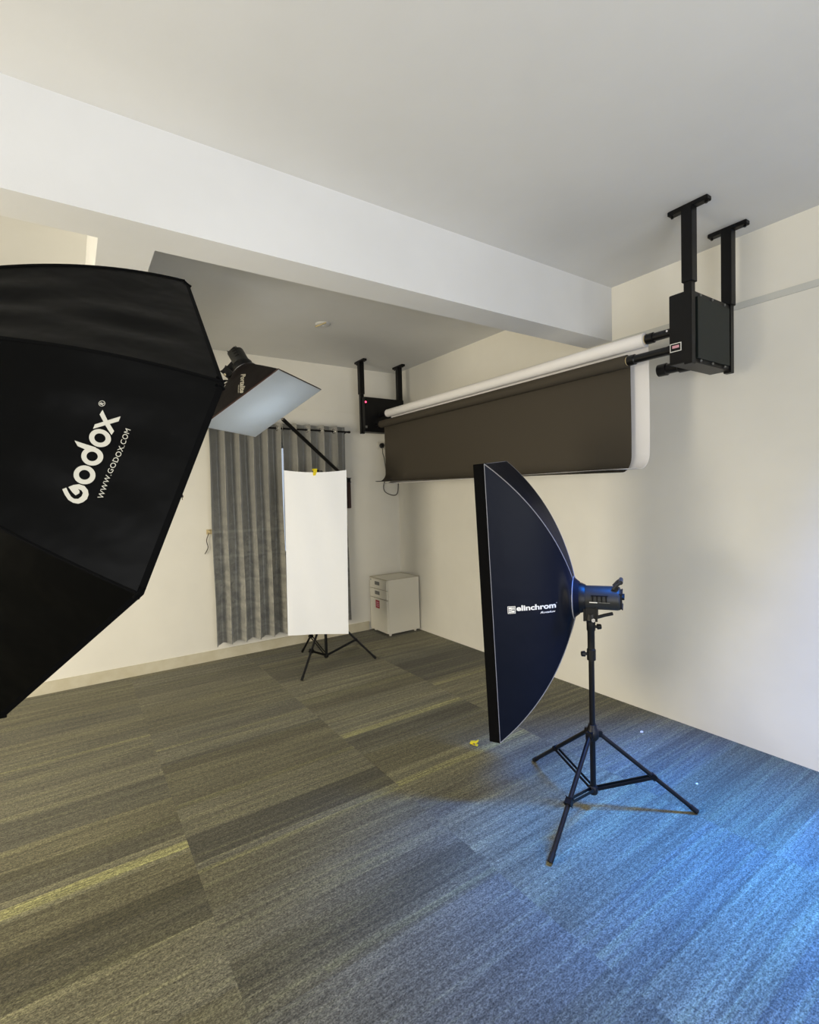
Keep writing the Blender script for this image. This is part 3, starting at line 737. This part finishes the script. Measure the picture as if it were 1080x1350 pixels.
lathe(bm, pe + Vector((0, 0, .012)), (0, 0, -1), [(0, 0), (0, .006), (.015, .010), (.03, .018), (.045, .020), (.047, 0)], 14)
for sg in (-1, 1): cyl(bm, pe + R3*sg*.011 - Vector((0, 0, .03)), pe + R3*sg*.012 - Vector((0, 0, .052)), .0028, n=8)
mk('plug', bm, M['darkcable'], cd)

t = thing('wall_boom', 'long black boom arm running from the back wall up to the square softbox', 'boom arm', (-.685, 0, 1.58))
mk('wall_plate', box(B(), -.705, -.665, -.045, 0, 1.42, 1.745, .005), M['browntrim'], t)
A_ = Vector((-.70, -.04, 1.735)); bend = Vector((-1.668, -.690, 2.262))
bm = cyl(B(), A_, A_.lerp(bend, .995), .018); obox(bm, A_, (0, 1, 0), (1, 0, 0), (0, 0, 1), .05, .05, .05, .006); mk('outer_tube', bm, M['blackmetal'], t, True)
bm = B(); tube(bm, smooth_path([bend - (bend-A_).normalized()*.05, bend, (-2.03, -1.00, 2.405), (-2.21, -1.22, 2.455), tuple(tip), (-2.335, -1.375, 2.440)]), .010, 10); mk('inner_tube', bm, M['chrome'], t, True)

# ================================================================== stand with the white cloth panel
RC = (-1.36, -.78)
tripod_stand('black tripod stand holding up the white cloth panel', RC, [(-1.73, -1.073), (-.929, -.971), (-1.415, -.312)], .47, .085, 1.80, joint=.58)
t = thing('white_reflector_sheet', 'plain white cloth panel hanging on its stand in front of the curtains', 'reflector panel', (-1.41, -.80, 1.795))
PL, PR = Vector((-1.7058, -.7875, 0)), Vector((-1.2523, -1.0955, 0)); BL, BR = Vector((-1.7174, -.7798, 0)), Vector((-1.2726, -1.0815, 0)); NF = Vector((-.562, -.827, 0))
def shf(u, v):
    a_ = BL.lerp(BR, u); b_ = PL.lerp(PR, u); p = a_.lerp(b_, v)
    z = .334 + (1.798-.334)*v - .022*v*4*u*(1-u)*.9 - .012*v*u
    p = p + NF*(.012*sin(pi*u)*v + .010*(1-v)**2*cos(u*6) + .003*sin(12*u+7*v) + .012)
    return (p.x, p.y, z)
mk('cloth', grid(B(), shf, 40, 60, .003), M['sheet'], t, True)
cross = [Vector(shf(u_, 1)) - NF*.016 - Vector((0, 0, .012)) for u_ in (.02, .25, .5, .75, .98)]
bm = B(); tube(bm, smooth_path(cross), .008, 8); obox(bm, Vector((-1.36, -.78, 1.778)) + NF*.075, NF, (0, 0, 1), NF.cross(Vector((0, 0, 1))), .20, .03, .03, .003); mk('cross_bar', bm, M['blackmetal'], t, True)
def clip(name, label, c, grp, rot=0., sc_=1.):
    t = thing(name, label, 'clip', c, grp); c = Vector(c)
    bm = B()
    for sg in (-1, 1):
        pts = [(0, .002*sg, -.026), (.0, .007*sg, -.006), (0, .006*sg, .004), (0, .016*sg, .022)]
        for (p, q) in zip(pts, pts[1:]):
            P_, Q_ = Vector(p)*sc_, Vector(q)*sc_; v = (Q_-P_)
            obox(bm, c + (P_+Q_)/2, v.normalized(), (1, 0, 0), v.normalized().cross(Vector((1, 0, 0))), v.length*1.15, .026*sc_, .004*sc_, .001)
    mk('jaws', bm, M['yellow'], t)
    bm = B(); tube(bm, [c + Vector((-.015, 0, 0))*sc_, c + Vector((.015, 0, 0))*sc_], .006*sc_, 10); mk('spring', bm, M['chrome'], t, True)
    return t
cp = Vector(shf(.5, 1))
clip('spring_clip', 'yellow spring clip on the top edge of the white cloth panel', (cp.x, cp.y+.002, cp.z+.004), 'yellow clips', sc_=1.15)
t2 = clip('spring_clip', 'yellow spring clip lying on the carpet', (0, 0, 0), 'yellow clips', sc_=.95)
t2.rotation_euler = (rad(90), 0, rad(35)); t2.location = (-1.277, -2.75, .0125)
for i, (x, y, z, r_) in enumerate(((-.332, -3.274, .006, .011), (-.631, -3.758, .004, .007))):
    bm = B(); bmesh.ops.create_icosphere(bm, subdivisions=2, radius=r_)
    for v in bm.verts: v.co = Vector((x+v.co.x*1.1*(1+.25*sin(v.co.y*600)), y+v.co.y*.8, z+v.co.z*.5))
    tag(re_origin(mk('paper_scrap', bm, M['whiteprint']), (x, y, 0)), ('white scrap of paper on the carpet near the right wall', 'tiniest pale scrap of paper on the carpet, right of the tripod leg')[i], 'scrap')

# ================================================================== light
def area(name, loc, target, size, size_y, power, color, spread=180):
    l = bpy.data.lights.new(name, 'AREA'); l.shape = 'RECTANGLE'; l.size = size; l.size_y = size_y; l.energy = power; l.color = color; l.spread = rad(spread)
    o = bpy.data.objects.new(name, l); col.objects.link(o); o.location = loc
    o.rotation_euler = (Vector(target)-Vector(loc)).to_track_quat('-Z', 'Y').to_euler(); return o
LIGHTS()
# ================================================================== camera
cam = bpy.data.cameras.new('camera'); co = bpy.data.objects.new('camera', cam); col.objects.link(co); sc.camera = co
yaw, pit, rol = rad(34.1968), rad(-1.96876), rad(-1.52895)
F = Vector((sin(yaw)*cos(pit), cos(yaw)*cos(pit), sin(pit))); R0 = Vector((cos(yaw), -sin(yaw), 0)); U0 = R0.cross(F)
R = R0*cos(rol) + U0*sin(rol); U = R.cross(F)
co.matrix_world = Matrix(((R.x, U.x, -F.x, -3.2813), (R.y, U.y, -F.y, -5.05122), (R.z, U.z, -F.z, 1.55278), (0, 0, 0, 1)))
cam.sensor_fit = 'HORIZONTAL'; cam.sensor_width = 36.; cam.lens = 36*658.24/1080; cam.clip_start = .02
sc.view_settings.view_transform = 'Standard'; sc.view_settings.look = 'None'; sc.view_settings.gamma = 1; sc.view_settings.exposure = .12; sc.view_settings.use_curve_mapping = False
